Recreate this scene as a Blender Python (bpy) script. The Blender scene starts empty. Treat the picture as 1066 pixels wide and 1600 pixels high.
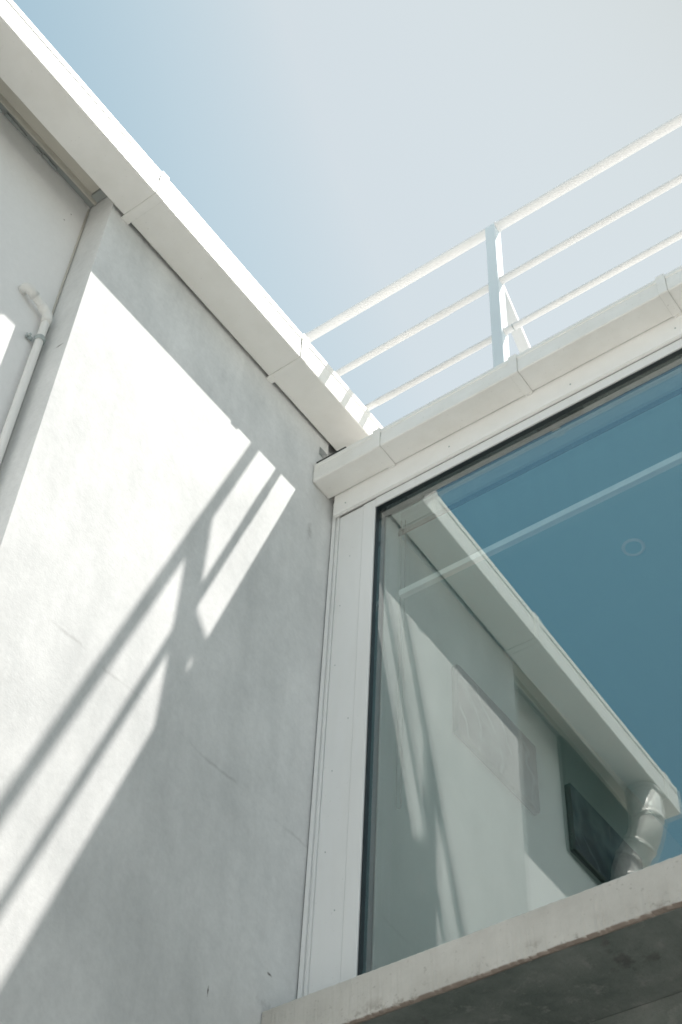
import bpy, bmesh, math, random
from mathutils import Vector, Matrix
random.seed(7)
S = bpy.context.scene
D = bpy.data
rad = math.radians

# ------------------------------------------------------------------ camera
A = 0.015724325                      # the plastered wall stands 0.9 degrees off square
DL = Vector((math.sin(A), math.cos(A), 0)); NL = Vector((math.cos(A), -math.sin(A), 0))
KX, KY = -2.446, 3.0                 # foot of the corner between wall and window front
cam = D.cameras.new('camera'); camo = D.objects.new('camera', cam); S.collection.objects.link(camo)
right = Vector((0.8138980, 0.5794379, 0.0426820)); down = Vector((-0.4268879, 0.6462183, -0.6325888)); fwd = Vector((-0.3941278, 0.4966424, 0.7733108))
M = Matrix((( right.x, -down.x, -fwd.x, 0), (right.y, -down.y, -fwd.y, 0), (right.z, -down.z, -fwd.z, 0), (0, 0, 0, 1)))
camo.matrix_world = M
cam.sensor_fit = 'VERTICAL'; cam.sensor_height = 36; cam.sensor_width = 24
cam.lens = 36 * 2406.16 / 1600
cam.clip_start = 0.05; cam.clip_end = 2000
S.camera = camo

# ------------------------------------------------------------------ sky and sun
sun_dir = (NL * .364 + DL * .314 + Vector((0, 0, 1))).normalized()
el = math.asin(sun_dir.z); az = math.atan2(sun_dir.x, sun_dir.y)
W = D.worlds.new('World'); S.world = W; W.use_nodes = True
nt = W.node_tree; nt.nodes.clear()
sky = nt.nodes.new('ShaderNodeTexSky'); sky.sky_type = 'NISHITA'; sky.sun_disc = False
sky.sun_elevation = el; sky.sun_rotation = az
sky.altitude = 0; sky.air_density = 1.0; sky.dust_density = 1.0; sky.ozone_density = 1.0
bg = nt.nodes.new('ShaderNodeBackground'); bg.inputs['Strength'].default_value = 0.068
wo = nt.nodes.new('ShaderNodeOutputWorld')
# the clear sky is pale and hazy round the sun and a deeper, greener blue away from it
hs = nt.nodes.new('ShaderNodeHueSaturation'); bw = nt.nodes.new('ShaderNodeRGBToBW')
mr = nt.nodes.new('ShaderNodeMapRange'); mr.inputs['From Min'].default_value = 1.45; mr.inputs['From Max'].default_value = 2.2
sm = nt.nodes.new('ShaderNodeMapRange'); sm.inputs['To Min'].default_value = 1.05; sm.inputs['To Max'].default_value = .42
tc = nt.nodes.new('ShaderNodeMixRGB'); tc.inputs[1].default_value = (.86, 1.13, .86, 1); tc.inputs[2].default_value = (1.10, 1.13, 1.01, 1)
tn = nt.nodes.new('ShaderNodeMixRGB'); tn.blend_type = 'MULTIPLY'; tn.inputs[0].default_value = 1
hz = nt.nodes.new('ShaderNodeMapRange'); hz.inputs['From Min'].default_value = 2.0; hz.inputs['From Max'].default_value = 3.6; hz.inputs['To Min'].default_value = 1.0; hz.inputs['To Max'].default_value = .62
hm = nt.nodes.new('ShaderNodeVectorMath'); hm.operation = 'SCALE'
nt.links.new(sky.outputs[0], bw.inputs[0]); nt.links.new(bw.outputs[0], mr.inputs['Value'])
nt.links.new(mr.outputs[0], sm.inputs['Value']); nt.links.new(mr.outputs[0], tc.inputs[0])
nt.links.new(sky.outputs[0], hs.inputs['Color']); nt.links.new(sm.outputs[0], hs.inputs['Saturation'])
nt.links.new(hs.outputs[0], tn.inputs[1]); nt.links.new(tc.outputs[0], tn.inputs[2]); nt.links.new(bw.outputs[0], hz.inputs['Value']); nt.links.new(tn.outputs[0], hm.inputs[0]); nt.links.new(hz.outputs[0], hm.inputs['Scale']); nt.links.new(hm.outputs[0], bg.inputs[0])
nt.links.new(bg.outputs[0], wo.inputs[0])
sl = D.lights.new('sun', 'SUN'); sl.energy = 2.2; sl.angle = rad(0.53); sl.color = (1.0, .955, .9)
so = D.objects.new('sun', sl); S.collection.objects.link(so)
so.rotation_euler = sun_dir.to_track_quat('Z', 'Y').to_euler(); so.location = (3, 4, 12)
S.view_settings.view_transform = 'Standard'; S.view_settings.look = 'None'
S.view_settings.gamma = 1; S.view_settings.use_curve_mapping = False
S.view_settings.exposure = 1.72
S.cycles.use_denoising = True; S.cycles.denoising_prefilter = 'ACCURATE'; S.cycles.denoising_input_passes = 'RGB_ALBEDO_NORMAL'
S.cycles.sample_clamp_indirect = 3.0; S.cycles.pixel_filter_type = 'BLACKMAN_HARRIS'; S.cycles.filter_width = 1.7
S.cycles.max_bounces = 10; S.cycles.diffuse_bounces = 6; S.cycles.transparent_max_bounces = 16

# ------------------------------------------------------------------ frames
def FL(u, o, z): return Vector((KX, KY, 0)) - DL * u + NL * o + Vector((0, 0, z))     # along the plastered wall, out of it, up
def FF(x, o, z): return Vector((KX + x, KY - o, z))                                     # along the window front, out of it, up

# ------------------------------------------------------------------ node helpers
class N:
    def __init__(s, name):
        s.m = D.materials.new(name); s.m.use_nodes = True; s.t = s.m.node_tree; s.t.nodes.clear()
        s.out = s.t.nodes.new('ShaderNodeOutputMaterial'); s.b = s.t.nodes.new('ShaderNodeBsdfPrincipled')
        s.t.links.new(s.b.outputs[0], s.out.inputs[0])
        s.geo = s.t.nodes.new('ShaderNodeNewGeometry'); s.pos = s.geo.outputs['Position']
    def link(s, a, b): s.t.links.new(a, b)
    def val(s, inp, v):
        if hasattr(v, 'is_output') or hasattr(v, 'links'): s.link(v, inp)
        else: inp.default_value = v
    def noise(s, scale, detail=4, rough=.55, vec=None, stretch=None):
        v = vec or s.pos
        if stretch:
            mp = s.t.nodes.new('ShaderNodeMapping'); mp.inputs['Scale'].default_value = stretch; s.link(v, mp.inputs[0]); v = mp.outputs[0]
        n = s.t.nodes.new('ShaderNodeTexNoise'); n.inputs['Scale'].default_value = scale
        n.inputs['Detail'].default_value = detail; n.inputs['Roughness'].default_value = rough
        s.link(v, n.inputs['Vector']); return n.outputs['Fac']
    def math(s, op, a, b=0.0, c=None, clamp=False):
        n = s.t.nodes.new('ShaderNodeMath'); n.operation = op; n.use_clamp = clamp
        s.val(n.inputs[0], a); s.val(n.inputs[1], b)
        if c is not None: s.val(n.inputs[2], c)
        return n.outputs[0]
    def ramp(s, f, stops):
        n = s.t.nodes.new('ShaderNodeValToRGB'); e = n.color_ramp.elements
        while len(e) < len(stops): e.new(.5)
        for q, (p, c) in zip(e, stops):
            q.position = p; q.color = (c, c, c, 1) if isinstance(c, (int, float)) else (*c, 1)
        s.link(f, n.inputs[0]); return n.outputs['Color']
    def mix(s, f, a, b, mode='MIX'):
        n = s.t.nodes.new('ShaderNodeMixRGB'); n.blend_type = mode; s.val(n.inputs[0], f)
        for i, v in ((1, a), (2, b)):
            if isinstance(v, tuple): n.inputs[i].default_value = (*v, 1)
            else: s.link(v, n.inputs[i])
        return n.outputs[0]
    def bump(s, h, strength=.2, dist=.01, prev=None):
        n = s.t.nodes.new('ShaderNodeBump'); n.inputs['Strength'].default_value = strength; n.inputs['Distance'].default_value = dist
        s.link(h, n.inputs['Height'])
        if prev: s.link(prev, n.inputs['Normal'])
        s.link(n.outputs[0], s.b.inputs['Normal']); return n.outputs[0]
    def sep(s, v=None):
        n = s.t.nodes.new('ShaderNodeSeparateXYZ'); s.link(v or s.pos, n.inputs[0]); return n.outputs
    def spot(s, c, r, vec=None):          # soft ellipse mask round a point c with radii r, edge broken by noise
        sub = s.t.nodes.new('ShaderNodeVectorMath'); sub.operation = 'SUBTRACT'; s.link(vec or s.pos, sub.inputs[0]); sub.inputs[1].default_value = c
        dv = s.t.nodes.new('ShaderNodeVectorMath'); dv.operation = 'DIVIDE'; s.link(sub.outputs[0], dv.inputs[0]); dv.inputs[1].default_value = r
        ln = s.t.nodes.new('ShaderNodeVectorMath'); ln.operation = 'LENGTH'; s.link(dv.outputs[0], ln.inputs[0])
        d = s.math('ADD', ln.outputs['Value'], s.math('MULTIPLY', s.math('SUBTRACT', s.noise(60, 3), .5), 1.6))
        return s.math('SUBTRACT', 1.0, d, clamp=True)

def plaster(name, base, dark, rough=.85, bump=.17, mott=1.0, spots=(), seam=None):
    n = N(name)
    big = n.noise(1.6, 5, .6); mid = n.noise(7, 5, .65, stretch=(1, 1, .55)); fine = n.noise(55, 4, .7)
    streak = n.noise(9, 4, .6, stretch=(1, 1, .16)); grain = n.noise(24, 6, .75)
    f = n.math('ADD', n.math('MULTIPLY', big, .45), n.math('ADD', n.math('MULTIPLY', mid, .3), n.math('MULTIPLY', streak, .25)))
    f = n.math('ADD', n.math('MULTIPLY', n.math('SUBTRACT', f, .5), 2.6 * mott), .5, clamp=True)
    col = n.mix(f, dark, base)
    g = n.math('ADD', n.math('MULTIPLY', n.math('SUBTRACT', n.math('ADD', fine, grain), 1.0), .19 * mott), 1.0)
    gm = n.t.nodes.new('ShaderNodeVectorMath'); gm.operation = 'SCALE'; n.link(col, gm.inputs[0]); n.link(g, gm.inputs['Scale']); col = gm.outputs[0]
    for c, r, k in spots:
        col = n.mix(n.math('MULTIPLY', n.spot(c, r), k, clamp=True), col, (.12, .11, .10))
    if seam is not None:
        x, y, z = n.sep()
        wz = n.math('ADD', z, n.math('MULTIPLY', n.math('SUBTRACT', n.noise(3.2, 5), .5), .12))
        d = n.math('ABSOLUTE', n.math('SUBTRACT', wz, seam))
        msk = n.math('SUBTRACT', 1.0, n.math('DIVIDE', d, .010), clamp=True)
        brk = n.ramp(n.noise(4.5, 3), [(.45, 0.0), (.62, 1.0)])
        col = n.mix(n.math('MULTIPLY', n.math('MULTIPLY', msk, brk), .28), col, (.2, .2, .19))
    n.link(col, n.b.inputs['Base Color']); n.b.inputs['Roughness'].default_value = rough
    h = n.math('ADD', n.math('MULTIPLY', n.noise(120, 4, .75), .5), n.math('ADD', n.math('MULTIPLY', fine, .6), n.math('MULTIPLY', mid, 1.2)))
    n.bump(h, bump, .006)
    return n.m

def paint(name, col, rough=.4, dirt=.12, tint=(.55, .53, .46), bump=.03, coat=0.0, stretch=None, spec=.5):
    n = N(name)
    f = n.ramp(n.noise(5, 6, .65, stretch=stretch), [(.42, 0.0), (.75, 1.0)])
    c = n.mix(n.math('MULTIPLY', f, dirt), col, tint)
    sp = n.ramp(n.noise(95, 2, .5), [(.70, 0.0), (.76, 1.0)])
    c = n.mix(n.math('MULTIPLY', sp, dirt * 1.2), c, (.3, .28, .25))
    n.link(c, n.b.inputs['Base Color'])
    n.link(n.math('ADD', n.math('MULTIPLY', f, .15), rough), n.b.inputs['Roughness'])
    n.b.inputs['Specular IOR Level'].default_value = spec
    n.b.inputs['Coat Weight'].default_value = coat
    n.bump(n.noise(6, 3), bump, .01)
    return n.m

def plain(name, col, rough=.5, metal=0.0):
    n = N(name)
    f = n.noise(20, 4)
    c = n.mix(f, tuple(v * .82 for v in col), tuple(min(1, v * 1.12) for v in col))
    n.link(c, n.b.inputs['Base Color']); n.b.inputs['Roughness'].default_value = rough; n.b.inputs['Metallic'].default_value = metal
    return n.m

wp = lambda u, o, z: tuple(FL(u, o, z))
M_wall = plaster('grey plaster', (.86, .865, .86), (.57, .583, .583), spots=[
    (wp(1.39, -.04, 4.21), (.03, .03, .005), 1.6), (wp(.10, 0, 4.50), (.02, .02, .06), .35), (wp(.342, 0, 2.35), (.004, .004, .022), 1.5),
    (wp(.10, 0, 2.54), (.014, .014, .006), 1.4), (wp(.00, 0, 2.36), (.010, .03, .06), 2.0), (wp(.05, 0, 2.43), (.10, .1, .03), .35)], seam=3.075)
M_recess = plaster('smooth white render', (.88, .88, .88), (.83, .83, .83), bump=.08, mott=.45, spots=[
    (wp(1.66, -.14, 4.45), (.003, .003, .003), 1.2), (wp(1.45, -.14, 5.1), (.004, .004, .004), 1.2), (wp(1.47, -.14, 5.03), (.005, .005, .005), 1.0)])
M_gut = paint('white gutter aluminium', (.87, .865, .835), .38, .20, stretch=(1, 1, 2))
M_gutf = paint('grey white gutter aluminium', (.84, .835, .81), .42, .28)
M_frame = paint('white window frame', (.80, .81, .81), .35, .14, stretch=(3, 3, .4))
M_band = paint('white trim band', (.88, .88, .865), .4, .15)
M_rail = paint('white rail paint', (.74, .745, .75), .6, .06, bump=0.0, spec=.2)
M_post = paint('sky tinted white post paint', (.62, .70, .75), .6, .05, bump=0.0, spec=.2)  # white paint with the sky's blue shade mixed into its colour
M_pipe = paint('cream pipe plastic', (.82, .82, .80), .33, .08)
M_pvc = paint('white pvc pipe', (.80, .79, .76), .3, .10)
M_dark = plain('black rubber', (.012, .016, .018), .6)
M_gasket = plain('dark glazing gasket', (.010, .018, .022), .35)
M_steel = plain('zinc clamp', (.45, .50, .50), .35, .8)
M_soffit = paint('soffit board', (.58, .565, .51), .6, .2)
M_roof = paint('white roof coating', (.52, .515, .50), .8, .3)
M_trimg = paint('grey sealant', (.30, .33, .33), .6, .3)
M_seam = plain('weathered joint sealant', (.56, .56, .53), .8)
M_int = plaster('interior wall paint', (.78, .82, .79), (.74, .78, .75), bump=.03, mott=.25)
M_ceil = plaster('sky tinted ceiling paint', (.42, .70, .76), (.40, .67, .73), bump=.03, mott=.2)  # teal partly from the mirrored sky, put into the ceiling colour
M_floor = plain('interior floor', (.35, .33, .30), .5)
M_blind = plain('blind rail', (.95, .97, .97), .4)
M_fix = plain('downlight trim', (.85, .87, .87), .4)
M_chain = plain('chain plastic', (.22, .25, .25), .5)

def ledge_mat():
    n = N('painted concrete ledge')
    x, y, z = n.sep()
    f = n.noise(4, 6, .65)
    col = n.mix(n.ramp(f, [(.35, 0.0), (.7, 1.0)]), (.47, .455, .42), (.60, .585, .545))
    low = n.math('SUBTRACT', 1.0, n.math('DIVIDE', n.math('SUBTRACT', z, 2.268), .06), clamp=True)
    chip = n.math('MULTIPLY', n.ramp(n.noise(22, 5, .7), [(.54, 0.0), (.66, 1.0)]), low)
    col = n.mix(n.math('MULTIPLY', chip, .8), col, (.20, .17, .14))
    edge = n.math('SUBTRACT', 1.0, n.math('DIVIDE', n.math('SUBTRACT', z, 2.272), n.math('ADD', n.math('MULTIPLY', n.noise(14, 4), .022), .0005)), clamp=True)
    col = n.mix(n.ramp(edge, [(.25, 0.0), (.6, 1.0)]), col, (.24, .20, .17))
    sp = n.ramp(n.noise(70, 3), [(.66, 0.0), (.74, 1.0)])
    col = n.mix(n.math('MULTIPLY', sp, .4), col, (.22, .2, .17))
    n.link(col, n.b.inputs['Base Color']); n.b.inputs['Roughness'].default_value = .8
    n.bump(n.math('ADD', n.noise(30, 5, .7), n.math('MULTIPLY', chip, -1.0)), .35, .008)
    return n.m
M_ledge = ledge_mat()

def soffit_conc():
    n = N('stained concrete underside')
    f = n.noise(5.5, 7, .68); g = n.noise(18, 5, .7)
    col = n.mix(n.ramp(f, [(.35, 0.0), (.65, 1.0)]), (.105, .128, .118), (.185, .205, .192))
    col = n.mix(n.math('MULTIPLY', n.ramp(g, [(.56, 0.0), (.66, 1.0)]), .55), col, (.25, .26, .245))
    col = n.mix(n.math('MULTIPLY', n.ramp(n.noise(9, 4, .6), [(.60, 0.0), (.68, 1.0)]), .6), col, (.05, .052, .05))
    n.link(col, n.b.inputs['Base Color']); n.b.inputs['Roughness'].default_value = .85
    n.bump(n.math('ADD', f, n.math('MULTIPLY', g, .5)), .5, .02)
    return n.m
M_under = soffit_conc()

def ground_mat():
    n = N('courtyard paving')
    col = n.mix(n.noise(3, 6), (.72, .69, .65), (.82, .79, .745))
    br = n.t.nodes.new('ShaderNodeTexBrick'); n.link(n.pos, br.inputs[0]); br.inputs['Scale'].default_value = 2.0; br.inputs['Mortar Size'].default_value = .01
    br.inputs['Color1'].default_value = (1, 1, 1, 1); br.inputs['Color2'].default_value = (.9, .9, .9, 1); br.inputs['Mortar'].default_value = (.5, .5, .5, 1)
    col = n.mix(1.0, col, br.outputs['Color'], 'MULTIPLY')
    n.link(col, n.b.inputs['Base Color']); n.b.inputs['Roughness'].default_value = .85
    return n.m

def glass_mat():
    n = N('double glazing')
    t = n.t; t.nodes.remove(n.b)
    dot = t.nodes.new('ShaderNodeVectorMath'); dot.operation = 'DOT_PRODUCT'
    n.link(n.geo.outputs['Incoming'], dot.inputs[0]); n.link(n.geo.outputs['Normal'], dot.inputs[1])
    c = n.math('SUBTRACT', 1.0, n.math('ABSOLUTE', dot.outputs['Value']))
    F = n.math('ADD', n.math('MULTIPLY', n.math('POWER', c, 4.0), 1.0), .215, clamp=True)
    tr = t.nodes.new('ShaderNodeBsdfTransparent'); tr.inputs[0].default_value = (.92, .97, .96, 1)
    gl = t.nodes.new('ShaderNodeBsdfGlossy'); gl.inputs['Roughness'].default_value = 0.0; gl.inputs[0].default_value = (.96, .985, .975, 1)
    mx = t.nodes.new('ShaderNodeMixShader'); n.link(F, mx.inputs[0]); n.link(tr.outputs[0], mx.inputs[1]); n.link(gl.outputs[0], mx.inputs[2])
    n.link(mx.outputs[0], n.out.inputs[0]); return n.m
M_glass = glass_mat()

def sheer_mat():
    n = N('sheer blind fabric'); t = n.t; t.nodes.remove(n.b)
    df = t.nodes.new('ShaderNodeBsdfTranslucent'); df.inputs[0].default_value = (.6, .68, .7, 1)
    tr = t.nodes.new('ShaderNodeBsdfTransparent')
    mx = t.nodes.new('ShaderNodeMixShader')
    f = n.math('ADD', n.math('MULTIPLY', n.noise(6, 3, stretch=(4, 4, .2)), .06), .04)
    n.link(f, mx.inputs[0]); n.link(tr.outputs[0], mx.inputs[1]); n.link(df.outputs[0], mx.inputs[2])
    n.link(mx.outputs[0], n.out.inputs[0]); return n.m
M_sheer = sheer_mat()

def canvas_mat(name, seed, blues):
    n = N(name)
    off = n.t.nodes.new('ShaderNodeVectorMath'); off.operation = 'ADD'; n.link(n.pos, off.inputs[0]); off.inputs[1].default_value = (seed, seed * 2, seed)
    a = n.noise(2.4, 3, .5, vec=off.outputs[0])
    col = n.ramp(a, [(.38, blues[0]), (.48, blues[1]), (.60, blues[2])])
    w = n.t.nodes.new('ShaderNodeTexWave'); w.wave_type = 'RINGS'; w.inputs['Scale'].default_value = 2.2; w.inputs['Distortion'].default_value = 14
    w.inputs['Detail'].default_value = 3; n.link(off.outputs[0], w.inputs[0])
    st = n.ramp(w.outputs['Fac'], [(.93, 0.0), (.99, 1.0)])
    brk = n.ramp(n.noise(6, 2, vec=off.outputs[0]), [(.45, 0.0), (.55, 1.0)])
    col = n.mix(n.math('MULTIPLY', n.math('MULTIPLY', st, brk), .45), col, (.35, .4, .42))
    n.link(col, n.b.inputs['Base Color']); n.b.inputs['Roughness'].default_value = .7
    n.bump(n.noise(200, 2), .2, .002)
    return n.m
M_art1 = canvas_mat('grey painted canvas', 3.1, [(.03, .05, .055), (.11, .14, .145), (.02, .035, .045)])
M_art2 = canvas_mat('dark blue painted canvas', 8.3, [(.02, .03, .08), (.34, .40, .43), (.04, .08, .13)])
M_canvas_side = plain('canvas edge', (.03, .07, .065), .8)

# ------------------------------------------------------------------ mesh helpers
class MB:
    def __init__(s): s.bm = bmesh.new()
    def box(s, fr, a, b, c, bev=0.0):
        vs = [s.bm.verts.new(fr(x, y, z)) for x in a for y in b for z in c]
        idx = [(0, 1, 3, 2), (4, 6, 7, 5), (0, 4, 5, 1), (2, 3, 7, 6), (0, 2, 6, 4), (1, 5, 7, 3)]
        fs = [s.bm.faces.new([vs[i] for i in f]) for f in idx]
        if bev:
            es = list({e for f in fs for e in f.edges})
            bmesh.ops.bevel(s.bm, geom=es, offset=bev, segments=2, profile=.6, affect='EDGES', clamp_overlap=True)
        return s
    def prof(s, fr, pts, t0, t1, segs=1, closed=True, jit=None):
        """polygon pts in (out, z) swept along the frame's first axis"""
        rings = []
        for k in range(segs + 1):
            t = t0 + (t1 - t0) * k / segs
            rings.append([s.bm.verts.new(fr(t, *(jit(t, i, o, z) if jit else (o, z)))) for i, (o, z) in enumerate(pts)])
        n = len(pts)
        for k in range(segs):
            for i in range(n if closed else n - 1):
                j = (i + 1) % n
                s.bm.faces.new((rings[k][i], rings[k][j], rings[k + 1][j], rings[k + 1][i]))
        if closed:
            s.bm.faces.new(rings[0]); s.bm.faces.new(rings[-1][::-1])
        return s
    def tube(s, pts, r, seg=20, caps=True, rs=None, smooth=True):
        pts = [Vector(p) for p in pts]; rings = []
        ref = None
        for k, p in enumerate(pts):
            d = ((pts[min(k + 1, len(pts) - 1)] - p).normalized() + (p - pts[max(k - 1, 0)]).normalized())
            d.normalize()
            if ref is None:
                ref = d.cross(Vector((0, 0, 1)) if abs(d.z) < .9 else Vector((1, 0, 0))).normalized()
            ref = (ref - d * ref.dot(d)).normalized(); bi = d.cross(ref)
            rr = rs[k] if rs else r
            # widen at bends so the pipe keeps its thickness
            rings.append([s.bm.verts.new(p + (ref * math.cos(2 * math.pi * i / seg) + bi * math.sin(2 * math.pi * i / seg)) * rr) for i in range(seg)])
        for k in range(len(rings) - 1):
            for i in range(seg):
                j = (i + 1) % seg
                f = s.bm.faces.new((rings[k][i], rings[k][j], rings[k + 1][j], rings[k + 1][i])); f.smooth = smooth
        if caps:
            s.bm.faces.new(rings[0][::-1]); s.bm.faces.new(rings[-1])
        return s
    def build(s, name, mat, parent=None, origin=None, mats=None):
        bmesh.ops.recalc_face_normals(s.bm, faces=s.bm.faces[:])
        bb = [v.co for v in s.bm.verts]
        o = origin if origin is not None else Vector((sum(v.x for v in bb) / len(bb), sum(v.y for v in bb) / len(bb), min(v.z for v in bb)))
        if parent is not None: o = parent.location.copy()
        o = Vector(o)
        for v in s.bm.verts: v.co -= o
        me = D.meshes.new(name); s.bm.to_mesh(me); s.bm.free()
        ob = D.objects.new(name, me); S.collection.objects.link(ob)
        me.materials.append(mat)
        if parent is None: ob.location = o
        else:
            root = parent
            ob.parent = parent
            if parent.parent is not None or parent.type == 'MESH':
                ob.location = (0, 0, 0)
        return ob

def thing(name, label, cat, loc, group=None):
    o = D.objects.new(name, None); S.collection.objects.link(o); o.location = loc
    o.empty_display_size = .1
    return tag(o, label, cat, group)
def tag(o, label, cat, group=None):
    o['label'] = label; o['category'] = cat
    if group: o['group'] = group
    return o
def part(mb, name, mat, root):
    """part whose vertices are stored relative to the root of the thing"""
    top = root
    while top.parent: top = top.parent
    loc = top.location.copy()
    bm = mb.bm; bmesh.ops.recalc_face_normals(bm, faces=bm.faces[:])
    for v in bm.verts: v.co -= loc
    me = D.meshes.new(name); bm.to_mesh(me); bm.free(); me.materials.append(mat)
    ob = D.objects.new(name, me); S.collection.objects.link(ob); ob.parent = root
    return ob
def structure(o): o['kind'] = 'structure'; return o
def bezier(pts, r, n=8):
    """polyline with rounded corners of radius r"""
    pts = [Vector(p) for p in pts]; out = [pts[0]]
    for i in range(1, len(pts) - 1):
        p, a, b = pts[i], pts[i - 1], pts[i + 1]
        da, db = (a - p), (b - p); ra = min(r, da.length * .49); rb = min(r, db.length * .49)
        s0, s1 = p + da.normalized() * ra, p + db.normalized() * rb
        for k in range(n + 1):
            t = k / n; out.append(s0 * (1 - t) ** 2 + p * 2 * t * (1 - t) + s1 * t * t)
    out.append(pts[-1]); return out

GZ = -1.6
# ------------------------------------------------------------------ ground
g = MB().box(lambda x, y, z: Vector((x, y, z)), (-400, 400), (-400, 400), (GZ - .5, GZ)).build('ground', ground_mat()); structure(g)

# unseen walls added to block low sky and bounce light
M_yard = plaster('added wall render', (.60, .60, .58), (.52, .52, .5), bump=.2)
M_yard2 = plaster('dark added wall render', (.30, .30, .29), (.24, .24, .23), bump=.2)
structure(MB().box(lambda x, y, z: Vector((x, y, z)), (3.4, 3.7), (-7.0, 2.3), (GZ, 4.4)).build('added_yard_wall', M_yard2))
structure(MB().box(lambda x, y, z: Vector((x, y, z)), (-6.0, 3.39), (-7.0, -6.7), (GZ, 3.2)).build('added_yard_wall', M_yard))

# ------------------------------------------------------------------ left building: plastered pier, set-back wall, soffit, roof
UP = 1.381                    # the pier ends here, the set-back wall goes on towards the camera
pier = thing('plastered_wall', 'tall grey rough plastered wall with a sunlit patch and railing shadows, left of the window', 'wall', FL(.7, -.2, GZ))
b = MB()
# front sheet in strips so a small slot stays open beside the roof edge
b.box(FL, (-.5, 0.03), (-.45, 0), (GZ, 5.00)); b.box(FL, (.086, UP), (-.45, 0), (GZ, 5.40)); b.box(FL, (.03, .086), (-.45, 0), (GZ, 5.00))
b.box(FL, (.03, .086), (-.45, -.03), (5.0, 5.40)); b.box(FL, (-.5, .03), (-.45, -.03), (5.0, 5.40))
b.prof(FL, [(-.03, 5.056), (0, 5.056), (0, 5.40), (-.03, 5.40)], .03, .086)
part(b, 'wall_face', M_wall, pier)
b = MB().prof(FL, [(-.028, 5.05), (-.010, 5.00), (-.006, 5.01), (-.024, 5.06)], .034, .082)
part(b, 'metal_bracket', M_steel, pier)

rec = thing('smooth_wall', 'smooth white rendered wall set back behind the grey plastered wall, with a small drain pipe', 'wall', FL(3, -.3, GZ))
part(MB().box(FL, (UP + .002, 2.84), (-.45, -.14), (GZ, 5.262)), 'wall_face', M_recess, rec)
# cornice strip and sealant under the soffit
part(MB().prof(FL, [(-.112, 5.263), (-.112, 5.238), (-.107, 5.236), (-.103, 5.244), (-.100, 5.263)], UP + .004, 2.838), 'cornice_strip', M_soffit, rec)
part(MB().box(FL, (UP + .005, 2.838), (-.1385, -.1125), (5.252, 5.2615)), 'shadow_gap', M_trimg, rec)
sea = MB()
for k in range(26):
    u0 = UP + .2 + k * .04; w = .006 + .006 * random.random()
    if random.random() < .75: sea.box(FL, (u0, u0 + .03 + .02 * random.random()), (-.139, -.139 + w + .004), (5.240 + .004 * random.random(), 5.251), .002)
part(sea, 'sealant_bead', M_trimg, rec)
part(MB().box(FL, (UP + .004, UP + .010), (-.139, -.1355), (GZ, 5.23)), 'corner_shade', M_soffit, rec)  # narrow darker strip puts shading into the inner corner

sb = thing('shade_panel', 'added dark grey green shade panel under the soffit behind the mirrored downpipe', 'shade panel', FL(2.42, -.12, 4.54))  # added dark panel stands in for soft shade under the soffit
M_shade = plain('dark grey green panel shade', (.05, .075, .07), .55)
part(MB().box(FL, (2.05, 2.80), (-.1395, -.105), (4.56, 5.245), .006), 'panel_body', M_shade, sb)
part(MB().box(FL, (2.05, 2.78), (-.137, -.118), (4.542, 4.559), .003), 'panel_strip', M_shade, sb)

roofL = thing('flat_roof', 'flat roof edge with beige soffit carrying the long white gutter at upper left', 'roof', FL(2, -1, 5.2))
part(MB().box(FL, (UP + .04, 2.86), (-1.5, .010), (5.264, 5.30)), 'soffit', M_soffit, roofL)
part(MB().box(FL, (UP + .003, UP + .038), (-.44, .008), (5.25, 5.30)), 'end_block', M_trimg, roofL)
part(MB().box(FL, (-.5, 2.86), (-3.0, .012), (5.402, 5.46)), 'roof_deck', M_roof, roofL)
part(MB().box(FL, (-.5, UP), (-.002, .010), (5.16, 5.40)), 'backing_strip', M_dark, roofL)
part(MB().box(FL, (UP + .04, 2.86), (-.03, .010), (5.301, 5.401)), 'fascia_board', M_soffit, roofL)

# ------------------------------------------------------------------ long gutter on the left
GL0, GL1 = -.45, 2.74
gl = thing('rain_gutter', 'long sunlit white box gutter running diagonally across upper left above the grey wall', 'gutter', FL(1.3, .09, 5.115), 'white box gutters')
def gutter_profile(z0, o0, o1, h, t=.004):
    zt = z0 + h
    outer = [(o0, zt + .01), (o0, z0 + .003), (o0 + .003, z0), (o1 - .004, z0), (o1, z0 + .004), (o1, z0 + h * .50), (o1 - .002, z0 + h * .53), (o1 - .002, z0 + h * .75), (o1 + .001, z0 + h * .78),
             (o1 + .001, z0 + h - .006), (o1 - .003, zt), (o1 - .012, zt), (o1 - .012, zt - .006)]
    inner = [(o1 - .010 - t, zt - .012), (o1 - .006 - t, z0 + t), (o0 + t, z0 + t), (o0 + t, zt + .01)]
    return outer + inner
part(MB().prof(FL, gutter_profile(5.115, .013, .172, .168), GL0, GL1), 'channel', M_gut, gl)
part(MB().box(FL, (GL1, GL1 + .004), (.013, .174), (5.114, 5.286), .001), 'end_cap', M_gut, gl)
def strap(fr, t0, t1, z0, o0, o1, h, mat, root, lug=.018):
    e = .0045
    pts = [(o0 - lug, z0 - e), (o1, z0 - e), (o1 + e, z0 - e + .003), (o1 + e, z0 + h + .002), (o1 - .018, z0 + h + .002), (o1 - .018, z0 + h - .001), (o1 - .0005, z0 + h - .001), (o1 - .0005, z0 + .0006), (o0 - lug, z0 + .0006)]
    s = part(MB().prof(fr, pts, t0, t1), 'strap', mat, root)
    f = .0008
    for ta in (t0 - .0016, t1 + .0002):
        sp_ = [(o0, z0 - f), (o1 + f, z0 - f), (o1 + f, z0 + h - .004), (o1 - .001, z0 + h - .004), (o1 - .001, z0 + .001), (o0, z0 + .001)]
        part(MB().prof(fr, sp_, ta, ta + .0014), 'seam', M_seam, s)
    return s
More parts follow.
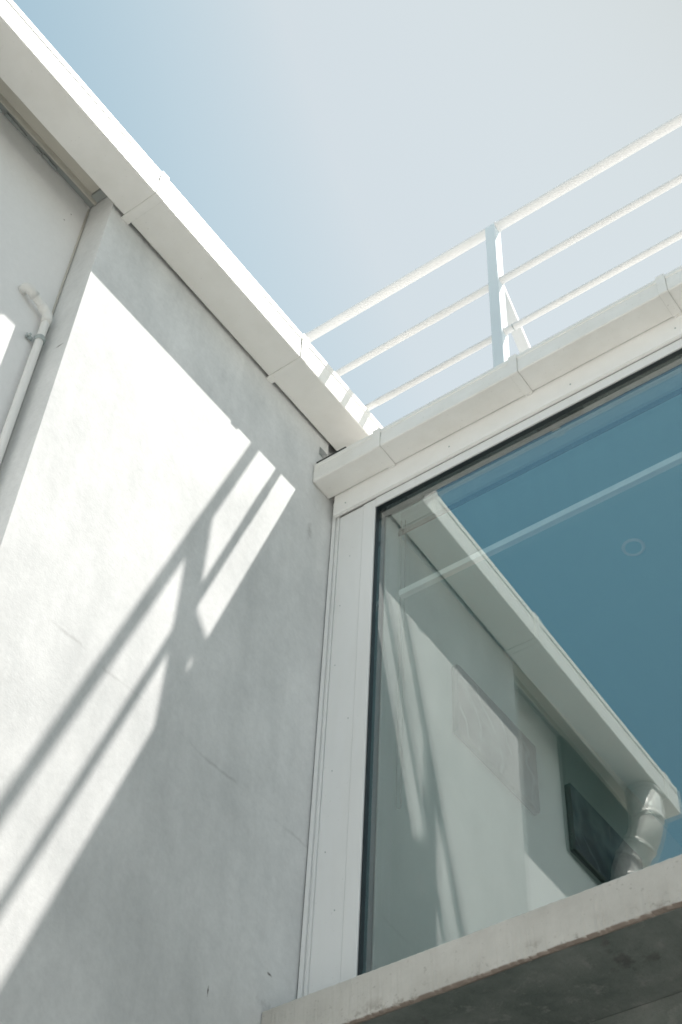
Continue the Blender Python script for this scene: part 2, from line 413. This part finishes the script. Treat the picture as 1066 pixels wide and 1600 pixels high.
def screw(fr, t, o, z, root, r=.0035, mat=None):
    b = MB(); b.tube([fr(t, o - .001, z), fr(t, o + .0015, z)], r, 12); return part(b, 'screw', mat or M_steel, root)
for u0, u1 in ((.415, .450), (1.292, 1.330), (2.60, 2.64)):
    st = strap(FL, u0, u1, 5.115, .013, .172, .168, M_gut, gl, lug=.014)
    screw(FL, (u0 + u1) / 2, .174, 5.262, st)

# downpipe from the far end of the long gutter (seen mirrored in the glass)
dp = thing('downpipe', 'fat white downpipe with two elbows under the long gutter, mirrored in the window', 'pipe', FL(2.47, -.06, GZ))
cu = 2.50; R0 = .083
path = bezier([FL(cu, .085, 5.112), FL(cu, .085, 4.87), FL(cu, -.055, 4.68), FL(cu, -.055, GZ + .1)], .09, 8)
part(MB().tube(path, R0, 32), 'pipe', M_pvc, dp)
for z0, o in ((5.085, .085), (4.92, .085), (4.60, -.055), (4.50, -.055), (2.6, -.055)):
    part(MB().tube([FL(cu, o, z0), FL(cu, o, z0 + .002), FL(cu, o, z0 + .026), FL(cu, o, z0 + .028)], R0, 32, rs=[R0 + .001, R0 + .005, R0 + .005, R0 + .001]), 'collar', M_pvc, dp)
dvec = (FL(cu, -.055, 4.68) - FL(cu, .085, 4.87)).normalized()
for q in (.32, .68):
    c0 = FL(cu, .085, 4.87).lerp(FL(cu, -.055, 4.68), q)
    part(MB().tube([c0, c0 + dvec * .002, c0 + dvec * .018, c0 + dvec * .02], R0, 32, rs=[R0 + .001, R0 + .005, R0 + .005, R0 + .001]), 'collar', M_pvc, dp)

# ------------------------------------------------------------------ small drain pipe in the recess
sp = thing('drain_pipe', 'thin cream drain pipe with an elbow, clamped in the corner beside the grey wall', 'pipe', FL(1.41, -.12, GZ))
r = .0145
pth = bezier([FL(1.525, -.16, 4.455), FL(1.525, -.112, 4.455), FL(1.415, -.112, 4.415), FL(1.415, -.112, 3.9), FL(1.415, -.112, GZ)], .028, 8)
part(MB().tube(pth, r, 24), 'pipe', M_pipe, sp)
e1 = bezier([FL(1.525, -.139, 4.455), FL(1.525, -.112, 4.455), FL(1.485, -.112, 4.441)], .026, 8)
part(MB().tube(e1, r + .0035, 24), 'elbow', M_pipe, sp)
e2 = bezier([FL(1.455, -.112, 4.430), FL(1.415, -.112, 4.415), FL(1.415, -.112, 4.365)], .026, 8)
part(MB().tube(e2, r + .0035, 24), 'elbow', M_pipe, sp)
zc = 4.262
ring = [FL(1.415 + math.cos(t) * (r + .002), -.112 + math.sin(t) * (r + .002), zc) for t in [rad(a_) for a_ in range(-75, 256, 15)]]
cb = MB()
for zz in (zc - .007, zc, zc + .007): cb.tube([p + Vector((0, 0, zz - zc)) for p in ring], .0038, 8)
cl = part(cb, 'clamp', M_steel, sp)
cb = MB().box(FL, (1.431, 1.458), (-.134, -.129), (zc - .009, zc + .009), .001); cb.tube([FL(1.450, -.139, zc), FL(1.450, -.118, zc)], .0045, 10)
part(cb, 'clamp_screw', M_steel, cl)

# ------------------------------------------------------------------ window building: roof, lower wall, facade gutter
hb = thing('house', 'white flat roofed building with a big window, right of the grey wall', 'building', FF(2, -1, GZ))
part(MB().box(FF, (-.42, 7), (-6, -.02), (4.815, 4.885)), 'roof_deck', M_roof, hb)
part(MB().box(FF, (.012, 7), (-.12, -.024), (4.70, 4.814)), 'lintel', M_band, hb)
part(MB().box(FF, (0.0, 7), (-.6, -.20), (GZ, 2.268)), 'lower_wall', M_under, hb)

gf = thing('rain_gutter', 'shaded off white box gutter along the roof edge above the window', 'gutter', FF(2, .06, 4.79), 'white box gutters')
part(MB().prof(FF, gutter_profile(4.79, .003, .112, .112), .004, 7), 'channel', M_gutf, gf)
part(MB().box(FF, (.001, .0035), (.003, .1125), (4.7895, 4.903), .0006), 'end_cap', M_gutf, gf)
x = .290
while x < 6.5:
    st = strap(FF, x, x + .034, 4.79, .003, .112, .112, M_gutf, gf, lug=-.002)
    part(MB().box(FF, (x + .004, x + .032), (-.0005, .006), (4.781, 4.7874), .001), 'lug', M_gutf, st)
    screw(FF, x + .010, .1145, 4.893, st, .003); screw(FF, x + .012, .1145, 4.855, st, .0025)
    x += .622
mem = MB().prof(FF, [(-.2, 4.975), (.095, 4.925), (.10, 4.93), (-.2, 4.99)], .0, .145)
mm = mem.build('rubber_membrane', M_dark); tag(mm, 'black rubber flashing tucked into the corner where the two gutters meet', 'flashing')

# ------------------------------------------------------------------ the window
win = thing('window', 'large fixed window with white frame, reflecting the wall and gutter', 'window', FF(1.5, -.05, 2.42))
part(MB().prof(FF, [(0.0, 4.80), (0.0, 4.686), (-.003, 4.676), (-.018, 4.676), (-.018, 4.80)], .028, 7), 'trim_band', M_band, win)
part(MB().box(FF, (.160, .2155), (-.055, -.020), (2.40, 4.672), .003), 'frame_side', M_frame, win)
part(MB().box(FF, (.2160, 7), (-.055, -.020), (4.626, 4.675), .002), 'frame_head', M_frame, win)
part(MB().box(FF, (.0445, .1575), (-.055, -.024), (2.40, 4.673), .003), 'side_panel', M_frame, win)
ch = MB().prof(lambda t, o, z: FF(z, o, t), [(-.030, .0425), (-.0235, .0405), (-.0225, .036), (-.0255, .027), (-.0335, .0245), (-.0335, .0225), (-.0245, .021), (-.0235, .006), (-.026, .0045), (-.06, .0045), (-.06, .0425)], 2.41, 4.788)
part(ch, 'side_channel', M_frame, win)
part(MB().box(FF, (.0008, .0042), (-.06, -.028), (2.41, 4.78)), 'corner_gap', M_dark, win)
gk = MB(); gk.box(FF, (.2157, .2215), (-.085, -.026), (2.40, 4.6255)); gk.box(FF, (.2217, 7), (-.085, -.026), (4.6195, 4.6255))
gk.box(FF, (.2217, 7), (-.085, -.026), (2.40, 2.414))
part(gk, 'gasket', M_gasket, win)
part(MB().box(FF, (.2217, 6.9), (-.059, -.042), (2.4145, 4.619)), 'glass_pane', M_glass, win)
for px, pz in ((.085, 4.715), (.57, 4.725), (1.10, 4.715), (1.53, 4.72)): screw(FF, px, .0005, pz, win, .0032)
for k in range(7): screw(FF, .05 + .09 * random.random(), -.0235, 2.7 + k * .28 + .1 * random.random(), win, .002)

# ledge under the window
random.seed(3)
led = thing('concrete_ledge', 'projecting concrete ledge with chipped painted edge under the window', 'ledge', FF(2, 0, 2.27))
def jit(t, i, o, z):
    k = 1.0 if i in (2, 3) else .15
    rr = random.random
    d = (rr() ** 3) * .012 * k * (1 if rr() < .35 else .25)
    return (o - d * .6 if i in (1, 2) else o, z + d if i in (2, 3) else z)
def lz(fr): return fr
pts = [(-.024, 2.418), (.116, 2.412), (.120, 2.406), (.120, 2.276), (.112, 2.272), (-.024, 2.272)]
def jit2(t, i, o, z):
    if i == 3: d = (random.random() ** 2) * .007; return (o - d * .5, z + d)
    if i == 4: d = (random.random() ** 2) * .006; return (o - d, z)
    if i in (1, 2): return (o - random.random() * .0012, z - random.random() * .0015)
    return (o, z)
part(MB().prof(FF, pts, .002, 7, segs=900, jit=jit2), 'painted_edge', M_ledge, led)
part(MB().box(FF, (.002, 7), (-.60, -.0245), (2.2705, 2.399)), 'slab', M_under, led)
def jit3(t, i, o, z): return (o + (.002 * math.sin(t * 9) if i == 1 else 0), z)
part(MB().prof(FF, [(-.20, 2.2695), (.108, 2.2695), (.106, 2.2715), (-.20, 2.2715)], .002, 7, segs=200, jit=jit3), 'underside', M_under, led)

# ------------------------------------------------------------------ railing on the roof
rl = thing('railing', 'white tubular railing with three rails on the roof above the window', 'railing', FF(1.5, -.03, 4.885))
for z, rr in ((6.208, .0235), (5.741, .0165), (5.338, .0145)):
    rb = MB().tube([FF(-.42 + 7.22 * k / 144, -.025, z) for k in range(145)], rr, 28)
    rp = part(rb, 'rail', M_rail, rl)
for x0 in (.782, 3.2, 5.6):
    p = part(MB().box(FF, (x0, x0 + .050), (-.052, 0.0), (4.886, 6.212), .0025), 'post', M_post, rl)
    bp = MB()
    fr = lambda a_, s_, w_: FF(x0 + a_, -(.045 + s_ * .64 + w_ * .77), 5.755 - s_ * .77 + w_ * .64)
    bp.box(fr, (0.001, .049), (0, 1.10), (-.024, .0), .001)
    part(bp, 'brace', M_rail, rl)
    part(MB().box(FF, (x0 - .03, x0 + .08), (-.09, .0), (4.8855, 4.892), .001), 'base_plate', M_rail, rl)
    for z, rr in ((6.208, .0235), (5.741, .0165), (5.338, .0145)):
        part(MB().tube([FF(x0 + .050, -.025, z), FF(x0 + .053, -.025, z), FF(x0 + .057, -.025, z)], rr, 20, rs=[rr + .004, rr + .003, rr + .0005]), 'weld', M_rail, rl)
for xx, z, rr in ((.278, 5.338, .0145), (.872, 5.338, .0145)):
    part(MB().tube([FF(xx, -.025, z), FF(xx + .004, -.025, z)], rr + .0012, 20), 'joint_ring', M_steel, rl)
for xx, z, rr in ((.30, 5.338, .0145), (.56, 5.741, .0165), (-.22, 6.208, .0235)):
    part(MB().tube([FF(xx - .1, -.025, z), FF(xx - .098, -.025, z), FF(xx, -.025, z), FF(xx + .002, -.025, z)], rr, 20, rs=[rr, rr + .0015, rr + .0015, rr]), 'sleeve', M_rail, rl)

# ------------------------------------------------------------------ room behind the glass
IW = .17
w = MB().box(FL, (-5.5, -.07), (.05, IW), (2.40, 4.86)).build('room_wall', M_int); structure(w)
w = MB().box(FF, (5.5, 5.6), (-5.5, -.10), (2.41, 4.81)).build('room_wall', M_int); structure(w)
w = MB().box(FF, (.0, 5.5), (-5.6, -5.4), (2.41, 4.81)).build('room_wall', M_int); structure(w)
w = MB().box(FF, (.0, 5.5), (-5.4, -.245), (4.70, 4.81)).build('ceiling', M_ceil); structure(w)
M_cove = plaster('daylit cove paint', (.74, .84, .87), (.70, .80, .83), bump=.03, mott=.2)  # lighter than the ceiling, daylight near the glass put into the colour
w = MB().prof(FF, [(-.121, 4.665), (-.16, 4.668), (-.20, 4.680), (-.225, 4.697), (-.238, 4.722), (-.238, 4.80), (-.121, 4.80)], .0, 5.5).build('ceiling', M_cove); structure(w)
w = MB().box(FF, (.0, 5.5), (-.2445, -.2385), (4.692, 4.80)).build('ceiling', M_dark); structure(w)  # black strip adds the dark shade at the cove's deep edge
w = MB().box(FF, (.0, 5.5), (-5.4, -.60), (2.36, 2.42)).build('floor', M_floor); structure(w)
w = MB().box(FF, (.180, .226), (-.165, -.088), (2.402, 4.79)).build('room_wall', M_frame); structure(w)

def picture(u0, u1, z0, z1, mat, label):
    p = thing('wall_picture', label, 'picture', FL((u0 + u1) / 2, IW + .02, z0), 'canvas pictures on the room wall')
    part(MB().box(FL, (u0, u1), (IW + .002, IW + .028), (z0, z1), .002), 'canvas_frame', M_canvas_side, p)
    part(MB().box(FL, (u0 + .003, u1 - .003), (IW + .0285, IW + .031), (z0 + .003, z1 - .003)), 'painted_face', mat, p)
picture(-1.18, -.61, 3.92, 4.265, M_art1, 'grey canvas picture on the room wall, seen through the sunlit reflection')
picture(-2.05, -1.45, 3.93, 4.27, M_art2, 'dark blue canvas picture on the room wall beside the reflected pipe')

bl = thing('roller_blind', 'sheer roller blind with pale bottom rail and chain hanging behind the glass', 'blind', FF(2, -.13, 4.2))
part(MB().box(FF, (.265, 5.3), (-.142, -.118), (4.172, 4.202), .003), 'bottom_rail', M_blind, bl)
part(MB().box(FF, (.262, 5.3), (-.131, -.130), (4.202, 4.74)), 'fabric', M_sheer, bl)
part(MB().tube([FF(.25, -.15, 4.755), FF(5.3, -.15, 4.755)], .022, 20), 'roller', M_blind, bl)
cb = MB()
for xx in (.238, .252):
    z = 3.235
    while z < 4.74:
        bmesh.ops.create_icosphere(cb.bm, subdivisions=1, radius=.0030, matrix=Matrix.Translation(FF(xx, -.168 - (xx - .238) * .5, z))); z += .009
cb.tube(bezier([FF(.238, -.168, 3.235), FF(.240, -.169, 3.222), FF(.250, -.174, 3.222), FF(.252, -.175, 3.235)], .006, 6), .0022, 8)
for xx in (.238, .252): cb.tube([FF(xx, -.168 - (xx - .238) * .5, 3.235), FF(xx, -.168 - (xx - .238) * .5, 4.74)], .0012, 6)
part(cb, 'chain', M_chain, bl)

def ringmesh(cx, cy, z, r0, r1, h):
    b = MB(); n = 48; prof_ = [(r0, 0), (r0 + .004, -h), (r1 - .006, -h), (r1, 0)]
    rings = [[b.bm.verts.new(FF(cx + math.cos(2 * math.pi * i / n) * q, -cy + math.sin(2 * math.pi * i / n) * q, z + d)) for q, d in prof_] for i in range(n)]
    for i in range(n):
        for k in range(3):
            f = b.bm.faces.new((rings[i][k], rings[i][k + 1], rings[(i + 1) % n][k + 1], rings[(i + 1) % n][k])); f.smooth = True
    return b
dl = thing('ceiling_light', 'small round recessed downlight in the sky tinted ceiling behind the glass', 'light', FF(.918, -.808, 4.70))
part(ringmesh(.918, .808, 4.699, .033, .047, .006), 'trim_ring', M_fix, dl)
disc = MB(); disc.tube([FF(.918, -.808, 4.699), FF(.918, -.808, 4.697)], .033, 40); part(disc, 'diffuser', M_ceil, dl)
